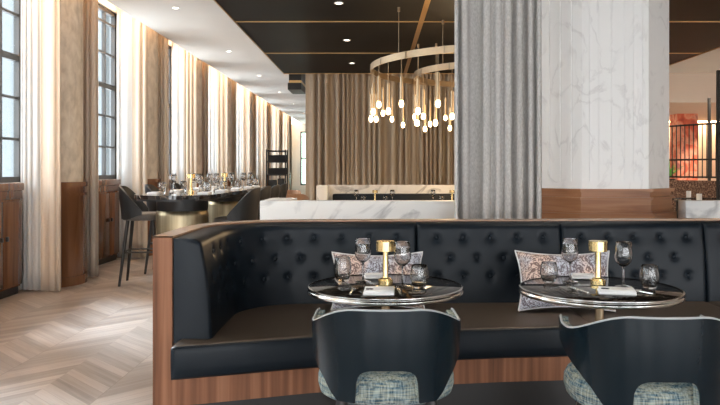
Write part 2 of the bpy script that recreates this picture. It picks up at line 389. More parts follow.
# ------------------------------------------------------------------ left wall: columns, cabinets, curtains
def column(k):
    yc = COL0+PITCH*k
    t = thing('column', '%s half-round stone column from the left, on its wooden pedestal' % ORD[k], 'column', (-3.64, yc-.17, 0))
    def half(r, z0, z1, m=None):
        m = m or MB(); pts = [(XL+3.64, -r)]+[(r*cos(a), r*sin(a)) for a in [(-pi/2+pi*i/24) for i in range(25)]]+[(XL+3.64, r)]
        return m.prism(pts, z0, z1)
    half(.385, 1.12, 3.7).build('shaft', 'travertine', t)
    p = half(.41, .10, .97); half(.425, .97, 1.0, p); half(.412, 1.0, 1.07, p); half(.435, 1.07, 1.12, p); half(.43, 0, .10, p)
    p.build('pedestal', 'mahogany', t)
for k in range(8): column(k)
def cabinet(k):
    y0, y1 = COL0+PITCH*(k-1)+.46, COL0+PITCH*k-.80
    yc = (y0+y1)/2; n = 4; w = (y1-y0)/n
    lab = ['reddish wood cabinet under the leftmost window', 'reddish wood cabinet behind the nearest bar stool',
           'reddish wood cabinet under the third window from the left', 'reddish wood cabinet under the fourth window from the left'][k] if k < 4 else '%s reddish wood cabinet along the window wall' % ORD[k]
    t = thing('window_cabinet', lab, 'cabinet', (XL, yc, 0))
    MB().bx(0, .10, -(y1-y0)/2, (y1-y0)/2, .08, .96).build('body', 'mahogany', t, smooth=0)
    MB().bx(0, .08, -(y1-y0)/2, (y1-y0)/2, 0, .08).build('plinth', 'black_wood', t, smooth=0)
    MB().bx(0, .125, -(y1-y0)/2, (y1-y0)/2, .96, 1.045, .006).bx(0, .145, -(y1-y0)/2, (y1-y0)/2, 1.045, 1.12, .01).build('top_moulding', 'mahogany', t)
    for i in range(n):
        a = -(y1-y0)/2+w*i
        d = MB().bx(.10, .122, a+.006, a+w-.006, .10, .94, .004).build('door', 'mahogany', t)
        yy = a+w-.05 if i % 2 == 0 else a+.05
        MB().bx(.122, .146, yy-.014, yy+.014, .555, .60, .004).build('handle', 'black_metal', d)
for k in range(7): cabinet(k)

def fold_curtain(path, z0, z1, amp, wl, seed, rows=16, flare=.0, top_gather=.75):
    """pleated cloth hung along a plan polyline"""
    r = random.Random(seed); pts = [Vector((*p, 0)) for p in path]
    L = [0]
    for a, b in zip(pts, pts[1:]): L.append(L[-1]+(b-a).length)
    n = max(24, int(L[-1]/wl*18)); ph = []; p = r.random()*6
    for i in range(n+1):
        p += 2*pi*(L[-1]/n)/wl*(1+.40*sin(i*.083+seed)+.30*sin(i*.031+2*seed)+.25*(r.random()-.5)); ph.append(p)
    am = [amp*(.78+.22*sin(i*.11+seed*2)+.24*sin(i*.043+seed)) for i in range(n+1)]
    P = []
    for j in range(rows+1):
        t = j/rows; z = z1+(z0-z1)*t; row = []
        for i in range(n+1):
            s = L[-1]*i/n; q = 0
            while q < len(L)-2 and L[q+1] < s: q += 1
            d = (pts[q+1]-pts[q]); u = (s-L[q])/d.length; b = pts[q]+d*u
            dq = d.normalized(); nn = Vector((dq.y, -dq.x, 0))
            w = am[i]*(top_gather+(1-top_gather)*t)
            wob = .15*sin(t*3+seed+i*.05)
            off = sin(ph[i]+wob)*w
            row.append(b+nn*off-dq*sin(2*(ph[i]+wob))*wl*.085+Vector((0,0,z)))
        P.append(row)
    m = MB(); m.grid(P); return m
def curt(name, path, z0, z1, amp, wl, seed, m, label, group=None, par=None, thick=.006, top_gather=.75):
    o = fold_curtain(path, z0, z1, amp, wl, seed, top_gather=top_gather).build(name, m, par, smooth=80)
    solid(o, thick)
    if label:
        c = sum((Vector((*p, 0)) for p in path), Vector())/len(path); recenter(o, (c.x, c.y, z0)); tag(o, label, 'curtain', group)
    return o
for k in range(8):
    yc = COL0+PITCH*k
    curt('sheer_curtain', [(-3.655, yc-.66), (-3.55, yc-.69), (-3.43, yc-.71)], .015, 3.66, .022, .09, 51+k, 'sheer',
         'white sheer curtain between window and cream curtain, before the %s stone column from the left' % ORD[k])
    curt('curtain', [(-3.42, yc-.735), (-3.34, yc-.75), (-3.20, yc-.755)], .015, 3.66, .034, .11, 11+k, 'cream',
         'long cream curtain on the camera side of the %s stone column from the left' % ORD[k])
    curt('curtain', [(-3.20, yc+.17), (-3.30, yc+.24), (-3.42, yc+.32), (-3.53, yc+.37), (-3.64, yc+.40)], .015, 3.66, .026, .12, 31+k, 'cream',
         'narrow cream curtain on the far side of the %s stone column from the left' % ORD[k])
o = MB().bx(-3.42, -3.30, 0, YE-.3, 3.69, 3.71).build('light_strip', 'led', smooth=0)
recenter(o, (-3.36, 15, 3.69)); tag(o, 'warm strip light in the ceiling slot above the cream window curtains', 'light')

# ------------------------------------------------------------------ downlights
def downlight(x, y, z, lab, e=25, ang=75, grp=None, col=(1,.86,.70)):
    t = thing('downlight', lab, 'light', (x, y, z), 0, grp)
    MB().ring((0,0,-.006), .044, .018, .006, 24).build('trim_ring', 'white', t)
    MB().lathe([(0,-.002),(.039,-.002),(.039,-.0005),(0,-.0005)], 20).build('lens', 'lens', t)
    l = bpy.data.lights.new('lamp', 'SPOT'); l.energy = e; l.spot_size = R(ang); l.spot_blend = .6; l.shadow_soft_size = .05; l.color = col
    lo = bpy.data.objects.new('lamp', l); C.objects.link(lo); lo.parent = t; lo.location = (0,0,-.02)
    return t
for i, y in enumerate((7.54, 9.69, 11.78)): downlight(-.39, y, ZD, '%s downlight in the black ceiling, counting away from the camera' % ORD[i], 60, 90)
for i, y in enumerate((8.5, 11.6, 14.6, 17.7, 20.8, 24.0)): downlight(-2.42, y, ZW, '%s downlight in the white ceiling over the window aisle, counting away' % ORD[i], 45, 100)

for i, (x, y) in enumerate(((-.39, 5.39), (-.39, 3.24), (1.55, 4.3), (1.55, 2.6), (3.4, 4.3), (3.4, 3.0))):  # off-frame lamps added to warm the seating, partly continuing the ceiling row
    downlight(x, y, ZD, '%s added downlight over the black banquette seating' % ORD[i], 30, 80)

# ------------------------------------------------------------------ drapes, marble walls, big column
curt('drape', [(-1.30, 13.22), (-.4, 13.3), (.5, 13.24), (1.8, 13.3), (3.4, 13.24)], .015, ZW-.02, .10, .125, 5, 'tan', 'wide taupe floor-length drapes behind the ring chandelier')
curt('drape', [(.615, 5.42), (.80, 5.47), (1.0, 5.42), (1.15, 5.48), (1.285, 5.47)], .015, ZD-.02, .062, .088, 8, 'grey', 'grey linen drape hanging beside the big marble column')
MZ = 1.0
o = MB().bx(-.93, .665, 5.65, 5.80, 0, MZ, .004).bx(-.93, -.70, 5.80, 6.30, 0, MZ, .004).build('marble_partition', 'marble', smooth=30)
recenter(o, (-.2, 5.72, 0)); tag(o, 'low white marble wall behind the black banquette, left of the grey drape', 'wall')
o = MB().bx(2.51, 7.2, 5.65, 5.80, 0, MZ, .004).build('marble_partition', 'marble', smooth=30)
recenter(o, (4.8, 5.72, 0)); tag(o, 'low white marble wall right of the big column', 'wall')
o = MB().bx(-.93, 3.2, 11.67, 11.85, 0, MZ, .004).bx(-.93, -.76, 11.1, 11.67, 0, MZ, .004).build('marble_partition', 'marble_cream', smooth=30)
recenter(o, (.5, 11.7, 0)); tag(o, 'far low marble wall in front of the taupe drapes', 'wall')

bc = thing('marble_column', 'massive white marble column with a stepped wooden base', 'column', (2.0, 6.2, 0))
def octo(g):   # chamfered square grown by g
    x0, x1, y0, y1, c = 1.36-g, 2.45+g, 5.55-g, 6.64+g, .28+g*.4
    return [(x0+c, y0), (x1-c, y0), (x1, y0+c), (x1, y1-c), (x1-c, y1), (x0+c, y1), (x0, y1-c), (x0, y0+c)]
p = MB().prism(octo(0), 1.10, ZD)
for xx, w in ((1.655, .018), (1.71, .02), (1.78, .012), (1.88, .012), (1.98, .012), (2.06, .02), (2.13, .018)):
    p.bx(xx-w/2, xx+w/2, 5.543, 5.56, 1.16, ZD)
for u in (.25, .5, .75):
    cx, cy = 1.36+.28*u, 5.83-.28*u; p.box((cx, cy, (1.16+ZD)/2), (.018, .018, ZD-1.16), 0, Matrix.Rotation(R(-45), 3, 'Z'))
p.build('shaft', 'column', bc, smooth=20, world=True)
p = MB().prism(octo(.0), 0, .12)
for g, a, b in ((.05, 0, .16), (.035, .16, .80), (.05, .80, .905), (.03, .905, .92), (.02, .92, 1.018), (.04, 1.018, 1.034), (.01, 1.034, 1.075), (.035, 1.075, 1.10)):
    p.prism(octo(g), a, b)
p.build('base_panelling', 'mahogany_h', bc, smooth=20, world=True)

# ------------------------------------------------------------------ the banquette
bq = thing('banquette', 'long curved black tufted leather banquette in a walnut shell', 'sofa', (.6, 3.9, 0))
Ri, cxa, cya = .40, -.40, 3.65; SL = .035; XEND = 3.3
def inner(s):                                     # plan path of the back cushion's reference line -> point, inward normal
    L1 = .50; L2 = Ri*pi/2
    if s < L1: return Vector((cxa-Ri, cya-L1+s)), Vector((1, 0))
    if s < L1+L2:
        a = (s-L1)/Ri; return Vector((cxa-Ri*cos(a), cya+Ri*sin(a))), Vector((cos(a), -sin(a)))
    q = s-L1-L2; b = min(q/.4, 1); return Vector((cxa+q, cya+Ri+SL*max(0, q-.2*b))), Vector((0, -1))
S0 = .50+Ri*pi/2; sX = lambda x: S0+(x-cxa); STOT = sX(XEND)
OFFW = .20                                        # reference line to the shell's outer face
# shell
ns = 150; P = []
for i in range(ns+1):
    s = STOT*i/ns; p, n = inner(s); a = p-n*OFFW; b = p-n*(OFFW-.088)
    P.append([(a.x,a.y,0),(a.x,a.y,.938),(a.x+n.x*.008,a.y+n.y*.008,.946),(b.x-n.x*.008,b.y-n.y*.008,.946),(b.x,b.y,.938),(b.x,b.y,0)])
m = MB(); V = m.grid(P); m.bm.faces.new(V[0]); m.bm.faces.new(V[-1][::-1]); m.build('shell', 'walnut', bq, 35, True)
P = []
for i in range(ns+1):
    s = STOT*i/ns+(.0 if i else -.002); p, n = inner(max(s, 0)); a = p-n*(OFFW+.002); b = p-n*(OFFW-.09)
    P.append([(a.x,a.y,.944),(a.x,a.y,.952),(b.x,b.y,.952),(b.x,b.y,.944)])
m = MB(); V = m.grid([r+[r[0]] for r in P]); m.build('top_rim', 'walnut_rim', bq, 30, True, weld=1e-5)
# back panels with dimples and buttons
ZB, ZTP = .47, .938
rowz = (.858, .745, .638)
def face_off(z): return .012+(.938-z)*.11
panels = [(0.0, sX(.239)), (sX(.239), sX(1.084)), (sX(1.084), sX(1.93)), (sX(1.93), sX(2.78)), (sX(2.78), STOT)]
for pi_, (a, b) in enumerate(panels):
    but = []
    if pi_ == 0:
        e = b-.115; pt = .158
        for r_, z in enumerate(rowz):
            k = 0
            while True:
                s = e-(.5*pt if r_ == 1 else 0)-k*pt
                if s < .09: break
                but.append((s, z)); k += 1
    else:
        pt = .156
        for r_, z in enumerate(rowz):
            for k in range(5 if r_ != 1 else 4):
                s = a+.117+k*pt+(.5*pt if r_ == 1 else 0)
                if s < b-.06: but.append((s, z))
    nc = max(8, int((b-a)/.0125)); nr = 40; P = []
    def depth(s, z):
        d = face_off(z)
        for (bs, bz) in but:
            r2 = sqrt((s-bs)**2+(z-bz)**2)
            if r2 < .13: d -= .010*math.exp(-(r2/.020)**2)+.010*math.exp(-r2/.035)
        ed = min(s-a, b-s)+.0005; rr = .022
        if ed < rr: d -= rr-sqrt(max(0, rr*rr-(rr-ed)**2))
        et = ZTP-z; rt = .03
        if et < rt: d -= (rt-sqrt(max(0, rt*rt-(rt-et)**2)))*.8
        d += .012*sin(pi*(z-ZB)/(ZTP-ZB))
        return d
    for i in range(nc+1):
        s = a+.002+(b-a-.004)*i/nc; p, n = inner(s); row = []
        for j in range(nr+1):
            z = ZB+(ZTP-ZB)*j/nr; q = p+n*depth(s, z); row.append((q.x, q.y, z))
        q = p-n*(OFFW-.093)
        row += [(q.x, q.y, ZTP+.004), (q.x, q.y, ZB)]; P.append(row)
    m = MB(); V = m.grid([r+[r[0]] for r in P]); m.bm.faces.new([v for v in V[0][:-1]]); m.bm.faces.new([v for v in V[-1][:-1]][::-1])
    pn = m.build('back_panel', 'leather', bq, 60, True, weld=1e-5)
    for (bs, bz) in but:
        p, n = inner(bs); q = p+n*(depth(bs, bz)+.0065)
        mm = MB(); mm.lathe([(0,.007),(.006,.0065),(.0105,.004),(.0125,0),(.0125,-.006),(0,-.006)], 12)
        mm.bm.transform(Matrix.Translation((q.x, q.y, bz)) @ Vector((0,0,1)).rotation_difference(Vector((n.x, n.y, .1))).to_matrix().to_4x4())
        mm.build('button', 'leather', pn, 50, True)
# seat cushions
FR = [(-.888,3.03),(-.6,3.12),(-.31,3.215),(.1,3.31),(.64,3.39),(1.3,3.45),(2.2,3.51),(3.3,3.58)]
def front(x):
    for (xa, ya), (xb, yb) in zip(FR, FR[1:]):
        if x <= xb or xb == FR[-1][0]: return ya+(yb-ya)*(x-xa)/(xb-xa)
def back_y(x):
    if x < cxa-Ri+.0: return 3.17
    if x < cxa: return cya+sqrt(max(0, Ri*Ri-(x-cxa)**2))+.0
    return cya+Ri+SL*max(0, x-cxa-.2)
SZ0, SZ1 = .338, .487
xs_cuts = [-.888, .245, 1.08, 1.925, 2.775, XEND]
for x0, x1 in zip(xs_cuts, xs_cuts[1:]):
    nx = max(10, int((x1-x0)/.02)); P = []
    for i in range(nx+1):
        x = x0+.002+(x1-x0-.004)*i/nx
        yf = front(x); yb = back_y(x)+.0 if x > cxa-Ri-.0 else 3.60
        if x < cxa-Ri: yb = 3.62
        ed = min(x-x0, x1-x); rr = .018; k = (rr-sqrt(max(0, rr*rr-max(0, rr-ed)**2))) if ed < rr else 0
        row = [(x, yb, SZ0), (x, yf+.01, SZ0), (x, yf+k, SZ0+.01), (x, yf-.004+k, SZ0+.05), (x, yf-.004+k, SZ1-.04)]
        for a in (20, 45, 70, 90): row.append((x, yf+.018-.02*cos(R(a))+k, SZ1-.02+.02*sin(R(a))-k))
        for u in (.05, .12, .25, .5, .75, 1): row.append((x, yf+.02+(yb-yf-.02)*u, SZ1-k+.006*sin(pi*u)))
        P.append(row)
    m = MB(); V = m.grid([r+[r[0]] for r in P]); m.bm.faces.new(V[0][:-1]); m.bm.faces.new(V[-1][:-1][::-1])
    cu = m.build('seat_cushion', 'painted_sheen_leather', bq, 50, True, weld=1e-5)
    fm_ = MB(); V = fm_.grid([[(x_, y_-(.0015 if 1 < q_ < 6 else 0), z_) for q_, (x_, y_, z_) in enumerate(r[1:7])] for r in P]); fo_ = fm_.build('plain_front', 'leather', cu, 50, True); solid(fo_, .003); fo_['label'] = 'black cushion front without the painted sheen'  # black leather over the front, so the painted sheen shows only on top
    mm = MB(); mm.tube([(x0+.01+(x1-x0-.02)*i/40, front(x0+.01+(x1-x0-.02)*i/40)-.001, SZ1-.012) for i in range(41)], .0035, 6)
    mm.build('piping', 'leather', cu, 60, True)
def strip(off, th, z0, z1, xa=-.888):
    P = []
    for i in range(81):
        x = xa+(XEND-xa)*i/80; y = front(x)+off; P.append([(x,y,z0),(x,y,z1),(x,y+th,z1),(x,y+th,z0)])
    m = MB(); V = m.grid([r+[r[0]] for r in P]); m.bm.faces.new(V[0][:-1]); m.bm.faces.new(V[-1][:-1][::-1]); return m
strip(.03, .03, .215, SZ0-.001).build('plinth', 'walnut', bq, 30, True, weld=1e-5)
strip(.10, .03, 0, .215, -.85).build('toe_kick', 'black_wood', bq, 30, True, weld=1e-5)

# ------------------------------------------------------------------ pillows
def pillow(x, y, z, w, h, tilt, rz, lab):
    t = thing('pillow', lab, 'pillow', (x, y, z), rz)
    m = MB(); N = 22; T = .055
    fr, bk = [], []
    for i in range(N+1):
        a, b = [], []
        for j in range(N+1):
            u = -1+2*i/N; v = -1+2*j/N
            pu = 1-.07*(1-v*v)*0; k = 1-.10*(1-abs(v)**2) ; k2 = 1-.15*(1-abs(u)**2)
            X = u*w/2*k; Z = v*h/2*k2
            th = T*((1-u**4)*(1-v**4))**.5
            th *= 1+.10*sin(7*u+3*v)
            a.append((X, -th, Z)); b.append((X, th, Z))
        fr.append(a); bk.append(b)
    m.grid(fr); m.grid(bk)
    rm = Matrix.Translation((0, 0, h/2*cos(tilt)+.01)) @ Matrix.Rotation(tilt, 4, 'X')
    m.bm.transform(rm); m.build('cover', 'pillow', t, 70, weld=1e-4)
    e = MB(); pts = []
    for i in range(4*N):
        q, s = divmod(i, N); s = -1+2*s/N
        u, v = [(s, -1), (1, s), (-s, 1), (-1, -s)][q]
        pts.append((u*w/2*(1-.10*(1-v*v)), 0, v*h/2*(1-.15*(1-u*u))))
    e.tube(pts+[pts[0]], .005, 6); e.bm.transform(rm); e.build('piping', 'pillow_edge', t, 60)
    return t
pillow(.015, 3.80, .492, .50, .315, R(-20), R(2), 'patterned cushion behind the left round table')
pillow(1.02, 3.77, .492, .51, .325, R(-20), R(-2), 'patterned cushion behind the right round table')

# ------------------------------------------------------------------ round tables
def round_table(x, y, lab):
    t = thing('round_table', lab, 'table', (x, y, 0))
    r = .334
    MB().lathe([(0,.728),(r-.006,.728),(r-.006,.7485),(r-.008,.75),(0,.75)], 96).build('table_top', 'black_marble', t, 50)
    MB().lathe([(r-.006,.722),(r-.002,.7215),(r+.003,.725),(r+.005,.731),(r+.003,.737),(r-.0005,.7395),(r-.0005,.742),(r+.002,.745),(r+.001,.749),(r-.006,.7505)], 96).build('rim', 'chrome', t, 60)
    MB().lathe([(0,.70),(.05,.70),(.16,.716),(.2,.728),(0,.728)], 48).build('under_plate', 'bronze', t)
    MB().lathe([(0,.02),(.019,.02),(.019,.70),(0,.70)], 24).build('pole', 'pale_brass', t)
    MB().lathe([(0,0),(.2,0),(.2,.006),(.13,.03),(.115,.06),(.105,.20),(.095,.25),(.06,.285),(.03,.30),(.018,.31),(0,.31)], 48).build('base', 'pale_brass', t)
    return t
T1 = (.045, 3.04); T2 = (.955, 2.98)
round_table(*T1, 'round black marble table behind the left black armchair')
round_table(*T2, 'round black marble table behind the right black armchair')

# ------------------------------------------------------------------ tableware prototypes
def glass_prof(out, t):
    """closed profile: outer going up, inner coming down to a floor point"""
    return out
def wine_glass(lab):
    t = thing('wine_glass', lab, 'glass')
    MB().lathe([(0,0),(.034,0),(.035,.0015),(.030,.003),(.012,.006),(.0045,.012),(.0036,.03),(.0036,.075),(.006,.0845),(0,.0845)], 28).build('stem', 'solid_glass', t, 60)
    pr = [(.006,.085),(.018,.092),(.030,.105),(.0365,.122),(.0375,.138),(.0345,.165),(.0315,.192),
          (.0310,.1925),(.0305,.192),(.0335,.165),(.0364,.138),(.0354,.122),(.029,.1065),(.017,.0945),(.006,.089),(0,.0885)]
    MB().lathe(pr, 60).build('bowl', 'glass', t, 70)
    return t
def tumbler(lab, h=.098):
    s = h/.098
    pr = [(0,0),(.022,0),(.026,.003),(.034,.022),(.0395,.045),(.0395,.058),(.036,.08),(.0325,.098),(.0315,.0985),(.0308,.098),(.034,.08),(.0372,.058),(.0372,.045),(.032,.024),(.024,.011),(0,.010)]
    o = MB().lathe([(r, z*s) for r, z in pr], 40, mod=lambda u, z: 1+(.006*cos(2*pi*u*10) if .01*s < z < .05*s else 0)).build('tumbler', 'glass', smooth=60)
    return tag(o, lab, 'glass')
def table_lamp(lab, x, y, z):
    t = thing('table_lamp', lab, 'lamp', (x, y, z))
    MB().lathe([(0,0),(.032,0),(.033,.001),(.033,.019),(.032,.020),(0,.020)], 40).build('foot', 'brass', t, 30)
    MB().lathe([(0,.020),(.025,.020),(.025,.026),(.0135,.030),(.0125,.034),(.0125,.145),(0,.145)], 36).build('stem', 'brass', t, 25)
    MB().lathe([(0,.145),(.038,.145),(.0395,.1465),(.0395,.188),(.038,.1895),(0,.1895)], 80, mod=lambda u, zz: 1+(.010*cos(2*pi*u*20) if .146 < zz < .189 else 0)).build('head', 'brass', t, 30)
    return t
def napkin(x, y, z, w, d, rz, lab, mark=True):
    t = thing('napkin', lab, 'napkin', (x, y, z), rz)
    m = MB(); m.box((0,0,.004), (w, d, .008), .003); m.box((.002,.003,.0105), (w*.97, d*.93, .006), .0025); m.box((0,-.001,.0155), (w*.94, d*.9, .005), .002)
    m.build('cloth', 'linen', t)
    if mark:
        q = MB(); zz = .0195
        q.tube([(-.40*w+.012*sin(i*.9)+i*.0018, -.02+.010*cos(i*.9), zz) for i in range(12)], .0016, 5)
        q.build('stitched_mark', 'ink', t)
    return t
def cutlery(x, y, z, L, rz, kind, lab):
    m = MB(); w = .0065
    if kind == 'knife':
        m.tube([(0,0,.004),(0,L*.45,.0045)], [.0042,.0034], 8); m.box((.001, L*.72, .0045), (.014, L*.54, .0016), .0006)
    else:
        m.tube([(0,0,.004),(0,L*.55,.004),(0,L*.68,.005)], [.0036,.002,.003], 8); m.box((0, L*.74, .005), (.02, .03, .0022), .0008)
        for k in (-1.5,-.5,.5,1.5): m.box((k*.0055, L*.88, .005), (.0028, L*.24, .002))
    o = m.build(kind, 'chrome'); o.location = (x, y, z); o.rotation_euler = (0,0,rz); return tag(o, lab, 'cutlery')
def at(px, y): return (px-CX)*y/F
TZ = .7505
def put(o, px, y, z=TZ): o.location = (at(px, y), y, z); return o
wg = wine_glass('wine glass left of the brass lamp on the left round table'); put(wg, 363, 3.13)
put(dup(wg, (0,0,0), 0, 'wine glass right of the brass lamp on the left round table'), 402.5, 3.01)
put(dup(wg, (0,0,0), 0, 'wine glass left of the brass lamp on the right round table'), 570, 3.13)
put(dup(wg, (0,0,0), 0, 'wine glass right of the brass lamp on the right round table'), 623.5, 3.0)
tb = tumbler('glass tumbler at the left edge of the left round table'); put(tb, 342.5, 3.14); tb.scale = (1,1,1.12)
put(dup(tb, (0,0,0), 0, 'glass tumbler at the right of the left round table'), 419.5, 2.96).scale = (1,1,1)
put(dup(tb, (0,0,0), 0, 'glass tumbler at the left edge of the right round table'), 549, 3.12).scale = (1,1,.9)
put(dup(tb, (0,0,0), 0, 'glass tumbler at the right edge of the right round table'), 649.5, 2.95).scale = (1,1,1)
l1 = table_lamp('brass mushroom-headed lamp on the left round table', at(385.5, 3.06), 3.06, TZ)
l2 = dup(l1, (at(598, 3.06), 3.06, TZ), 0, 'brass mushroom-headed lamp on the right round table')
napkin(at(379, 2.845), 2.845, TZ, .125, .125, R(-2), 'folded white napkin on the chair side of the left round table')
napkin(at(376, 3.24), 3.25, TZ, .11, .08, R(4), 'folded white napkin on the banquette side of the left round table', False)
napkin(at(617, 2.84), 2.845, TZ, .145, .10, R(-14), 'folded white napkin on the chair side of the right round table')
napkin(at(583, 3.24), 3.24, TZ, .10, .08, R(-14), 'folded white napkin on the banquette side of the right round table', False)
cutlery(at(350, 2.79), 2.80, TZ, .17, R(-4), 'fork', 'fork left of the front napkin on the left round table')
cutlery(at(401, 2.79), 2.79, TZ, .17, R(4), 'knife', 'knife right of the front napkin on the left round table')
cutlery(at(588, 2.83), 2.83, TZ, .16, R(14), 'fork', 'fork left of the front napkin on the right round table')
cutlery(at(653, 2.80), 2.80, TZ, .20, R(32), 'knife', 'knife right of the front napkin on the right round table')

# ------------------------------------------------------------------ armchairs
def ss(a, b, x):
    t = max(0, min(1, (x-a)/(b-a))); return t*t*(3-2*t)
def armchair(lab, x, y, rz):
    t = thing('armchair', lab, 'chair', (x, y, 0), rz)
    A, B, TH = .269, .262, R(108)
    def plan(th, k=1.0):
        c, s_ = cos(th), sin(th); e = .86
        return Vector((A*k*math.copysign(abs(s_)**e, s_), -B*k*math.copysign(abs(c)**e, c)))
    def ztop(th):
        q = abs(th)/TH; z = .786-.074*ss(.18, .80, q)
        return z+.012*ss(.86, 1, q)
    def zbot(th):
        xx = abs(plan(th).x); a = abs(math.degrees(th))
        K = ((0,.478),(37,.478),(44,.50),(54,.545),(66,.582),(90,.635),(109,.665)); z = .478
        for (a0, z0), (a1, z1) in zip(K, K[1:]):
            if a0 <= a <= a1: z = z0+(z1-z0)*(a-a0)/(a1-a0)
        if xx < .112 and a < 60: z = max(z, .478+.112*(max(0, 1-(xx/.112)**5))**.28)
        return z
    ths = [TH*(-1+2*i/150) for i in range(151)]
    nr = 12; outer = []
    def pt(th, v, inset=0):
        zb, zt = zbot(th), ztop(th); z = zb+(zt-zb)*v
        k = .955+.045*ss(.46, .72, z)-inset; p = plan(th, k); return (p.x, p.y, z)
    O = [[pt(th, j/nr) for j in range(nr+1)] for th in ths]
    I = [[pt(th, j/nr, .075) for j in range(nr+1)] for th in ths]
    m = MB(); V = m.grid(O)
    # rounded top and bottom lips then the thin shell's inner side
    Im = [[pt(th, j/nr, .028) for j in range(nr+1)] for th in ths]
    rows = [O[i] + Im[i][::-1] + [O[i][0]] for i in range(len(ths))]
    m.bm.free(); m = MB(); V = m.grid(rows); m.bm.faces.new(V[0][:-1]); m.bm.faces.new(V[-1][:-1][::-1])
    m.build('back_shell', 'chair_leather', t, 50, weld=1e-5)
    rows = []
    for i in range(len(ths)):
        a = [pt(ths[i], .06+.94*j/nr*1.0, .031) for j in range(nr+1)]; b = [pt(ths[i], .06+.92*j/nr, .12) for j in range(nr+1)]
        rows.append(a+b[::-1]+[a[0]])
    m = MB(); V = m.grid(rows); m.bm.faces.new(V[0][:-1]); m.bm.faces.new(V[-1][:-1][::-1])
    m.build('back_lining', 'tweed', t, 60, weld=1e-5)
    m = MB(); m.tube([(*[c for c in pt(th, 1, .028)[:2]], pt(th, 1)[2]+.002) for th in ths], .0045, 8); m.build('piping', 'piping', t, 60)
    # seat: domed cushion
    m = MB(); n = 56; prof = [(.78,.450),(.90,.452),(.97,.463),(1.0,.49),(.995,.515),(.95,.537),(.85,.549),(.6,.556),(.3,.558)]
    rings = []
    for f, z in prof:
        rr = []
        for k in range(n):
            a = 2*pi*k/n; c, s_ = cos(a), sin(a); e = .8
            rr.append(m.bm.verts.new((0.247*f*math.copysign(abs(c)**e, c), .225*f*math.copysign(abs(s_)**e, s_)+.022, z)))
        rings.append(rr)
    for a, b in zip(rings, rings[1:]):
        for k in range(n): m.bm.faces.new((a[k], a[(k+1) % n], b[(k+1) % n], b[k]))
    m.bm.faces.new(rings[0][::-1]); m.bm.faces.new(rings[-1])
    m.build('seat', 'tweed', t, 60)
    m = MB(); m.box((0,.01,.435), (.34,.32,.03), .01); m.build('seat_frame', 'black_wood', t)
    for sx in (-1, 1):
        for sy in (-1, 1):
            m = MB(); m.tube([(sx*.15, sy*.15, 0.49 if sy < 0 else .44), (sx*.20, sy*.20-.01, 0)], [.021,.012], 14); m.build('leg', 'black_wood', t)
    return t
ch = armchair('black leather armchair with teal tweed seat, in front of the left round table', at(386, 2.55), 2.55, 0)
dup(ch, (at(640, 2.43), 2.43, 0), R(-1), 'black leather armchair with teal tweed seat, in front of the right round table')

# ------------------------------------------------------------------ high table and stools
HT = 1.02; HX = -1.88; HW = .38
ht = thing('high_table', 'long black high table with rounded ends and brass drum bases by the windows', 'table', (HX, 8.2, 0))
def stadium(w, y0, y1, n=16):
    return [(w*cos(a), y1-w+w*sin(a)) for a in [pi*i/n for i in range(n+1)]]+[(w*cos(a), y0+w+w*sin(a)) for a in [pi+pi*i/n for i in range(n+1)]]
MB().prism(stadium(HW, -1.95, 1.75), HT-.035, HT).build('table_top', 'black_marble', ht, 40)
MB().prism(stadium(HW-.02, -1.93, 1.73), HT-.055, HT-.035).build('top_edge', 'black_wood', ht, 40)
for yy in (-1.22, .9):
    MB().lathe([(0,.0),(.255,.0),(.255,.80),(.245,.845),(.22,.865),(0,.865)], 48, (-.04,yy,0)).build('drum_base', 'drum', ht)
    MB().lathe([(0,.85),(.246,.85),(.25,.87),(.25,HT-.055),(0,HT-.055)], 48, (-.04,yy,0)).build('neck', 'black_wood', ht)
def bar_stool(lab, x, y, rz):
    t = thing('bar_stool', lab, 'stool', (x, y, 0), rz, None)      # faces local +Y
    m = MB(); n = 40; prof = [(.8,.70),(.97,.705),(1.0,.725),(1.0,.75),(.96,.772),(.8,.782),(.3,.785)]
    rings = []
    for f, z in prof: rings.append([m.bm.verts.new((.205*f*math.copysign(abs(cos(2*pi*k/n))**.8, cos(2*pi*k/n)), .205*f*math.copysign(abs(sin(2*pi*k/n))**.8, sin(2*pi*k/n)), z)) for k in range(n)])
    for a, b in zip(rings, rings[1:]):
        for k in range(n): m.bm.faces.new((a[k], a[(k+1) % n], b[(k+1) % n], b[k]))
    m.bm.faces.new(rings[0][::-1]); m.bm.faces.new(rings[-1]); m.build('seat', 'stool_seat', t, 60)
    TH = R(98); ths = [TH*(-1+2*i/64) for i in range(65)]; rows = []
    for th in ths:
        q = abs(th)/TH; zt = 1.075-.265*(.35*ss(.25, 1.0, q)+.65*q**2.6); zb = .715+.05*ss(.55, 1, q)
        o_, i_ = [], []
        for j in range(9):
            z = zb+(zt-zb)*j/8; k = .222+.03*ss(.72, 1.05, z)
            o_.append((k*sin(th), -k*cos(th)-.0, z)); i_.append(((k-.026)*sin(th), -(k-.026)*cos(th), z))
        rows.append(o_+i_[::-1]+[o_[0]])
    m = MB(); V = m.grid(rows); m.bm.faces.new(V[0][:-1]); m.bm.faces.new(V[-1][:-1][::-1]); m.build('backrest', 'stool_leather', t, 50, weld=1e-5)
    L = {}
    for sx in (-1, 1):
        for sy in (-1, 1):
            a, b = (sx*.13, sy*.13, .71), (sx*.205, sy*.205, 0); L[sx, sy] = (Vector(a), Vector(b))
            MB().tube([a, b], [.021,.014], 10).build('leg', 'black_wood', t)
    m = MB(); fz = .36; q = {k: v[0].lerp(v[1], (.71-fz)/.71) for k, v in L.items()}
    for a, b in (((-1,-1),(1,-1)), ((1,-1),(1,1)), ((1,1),(-1,1)), ((-1,1),(-1,-1))): m.tube([q[a], q[b]], .009, 8)
    m.build('footrest', 'black_metal', t)
    return t
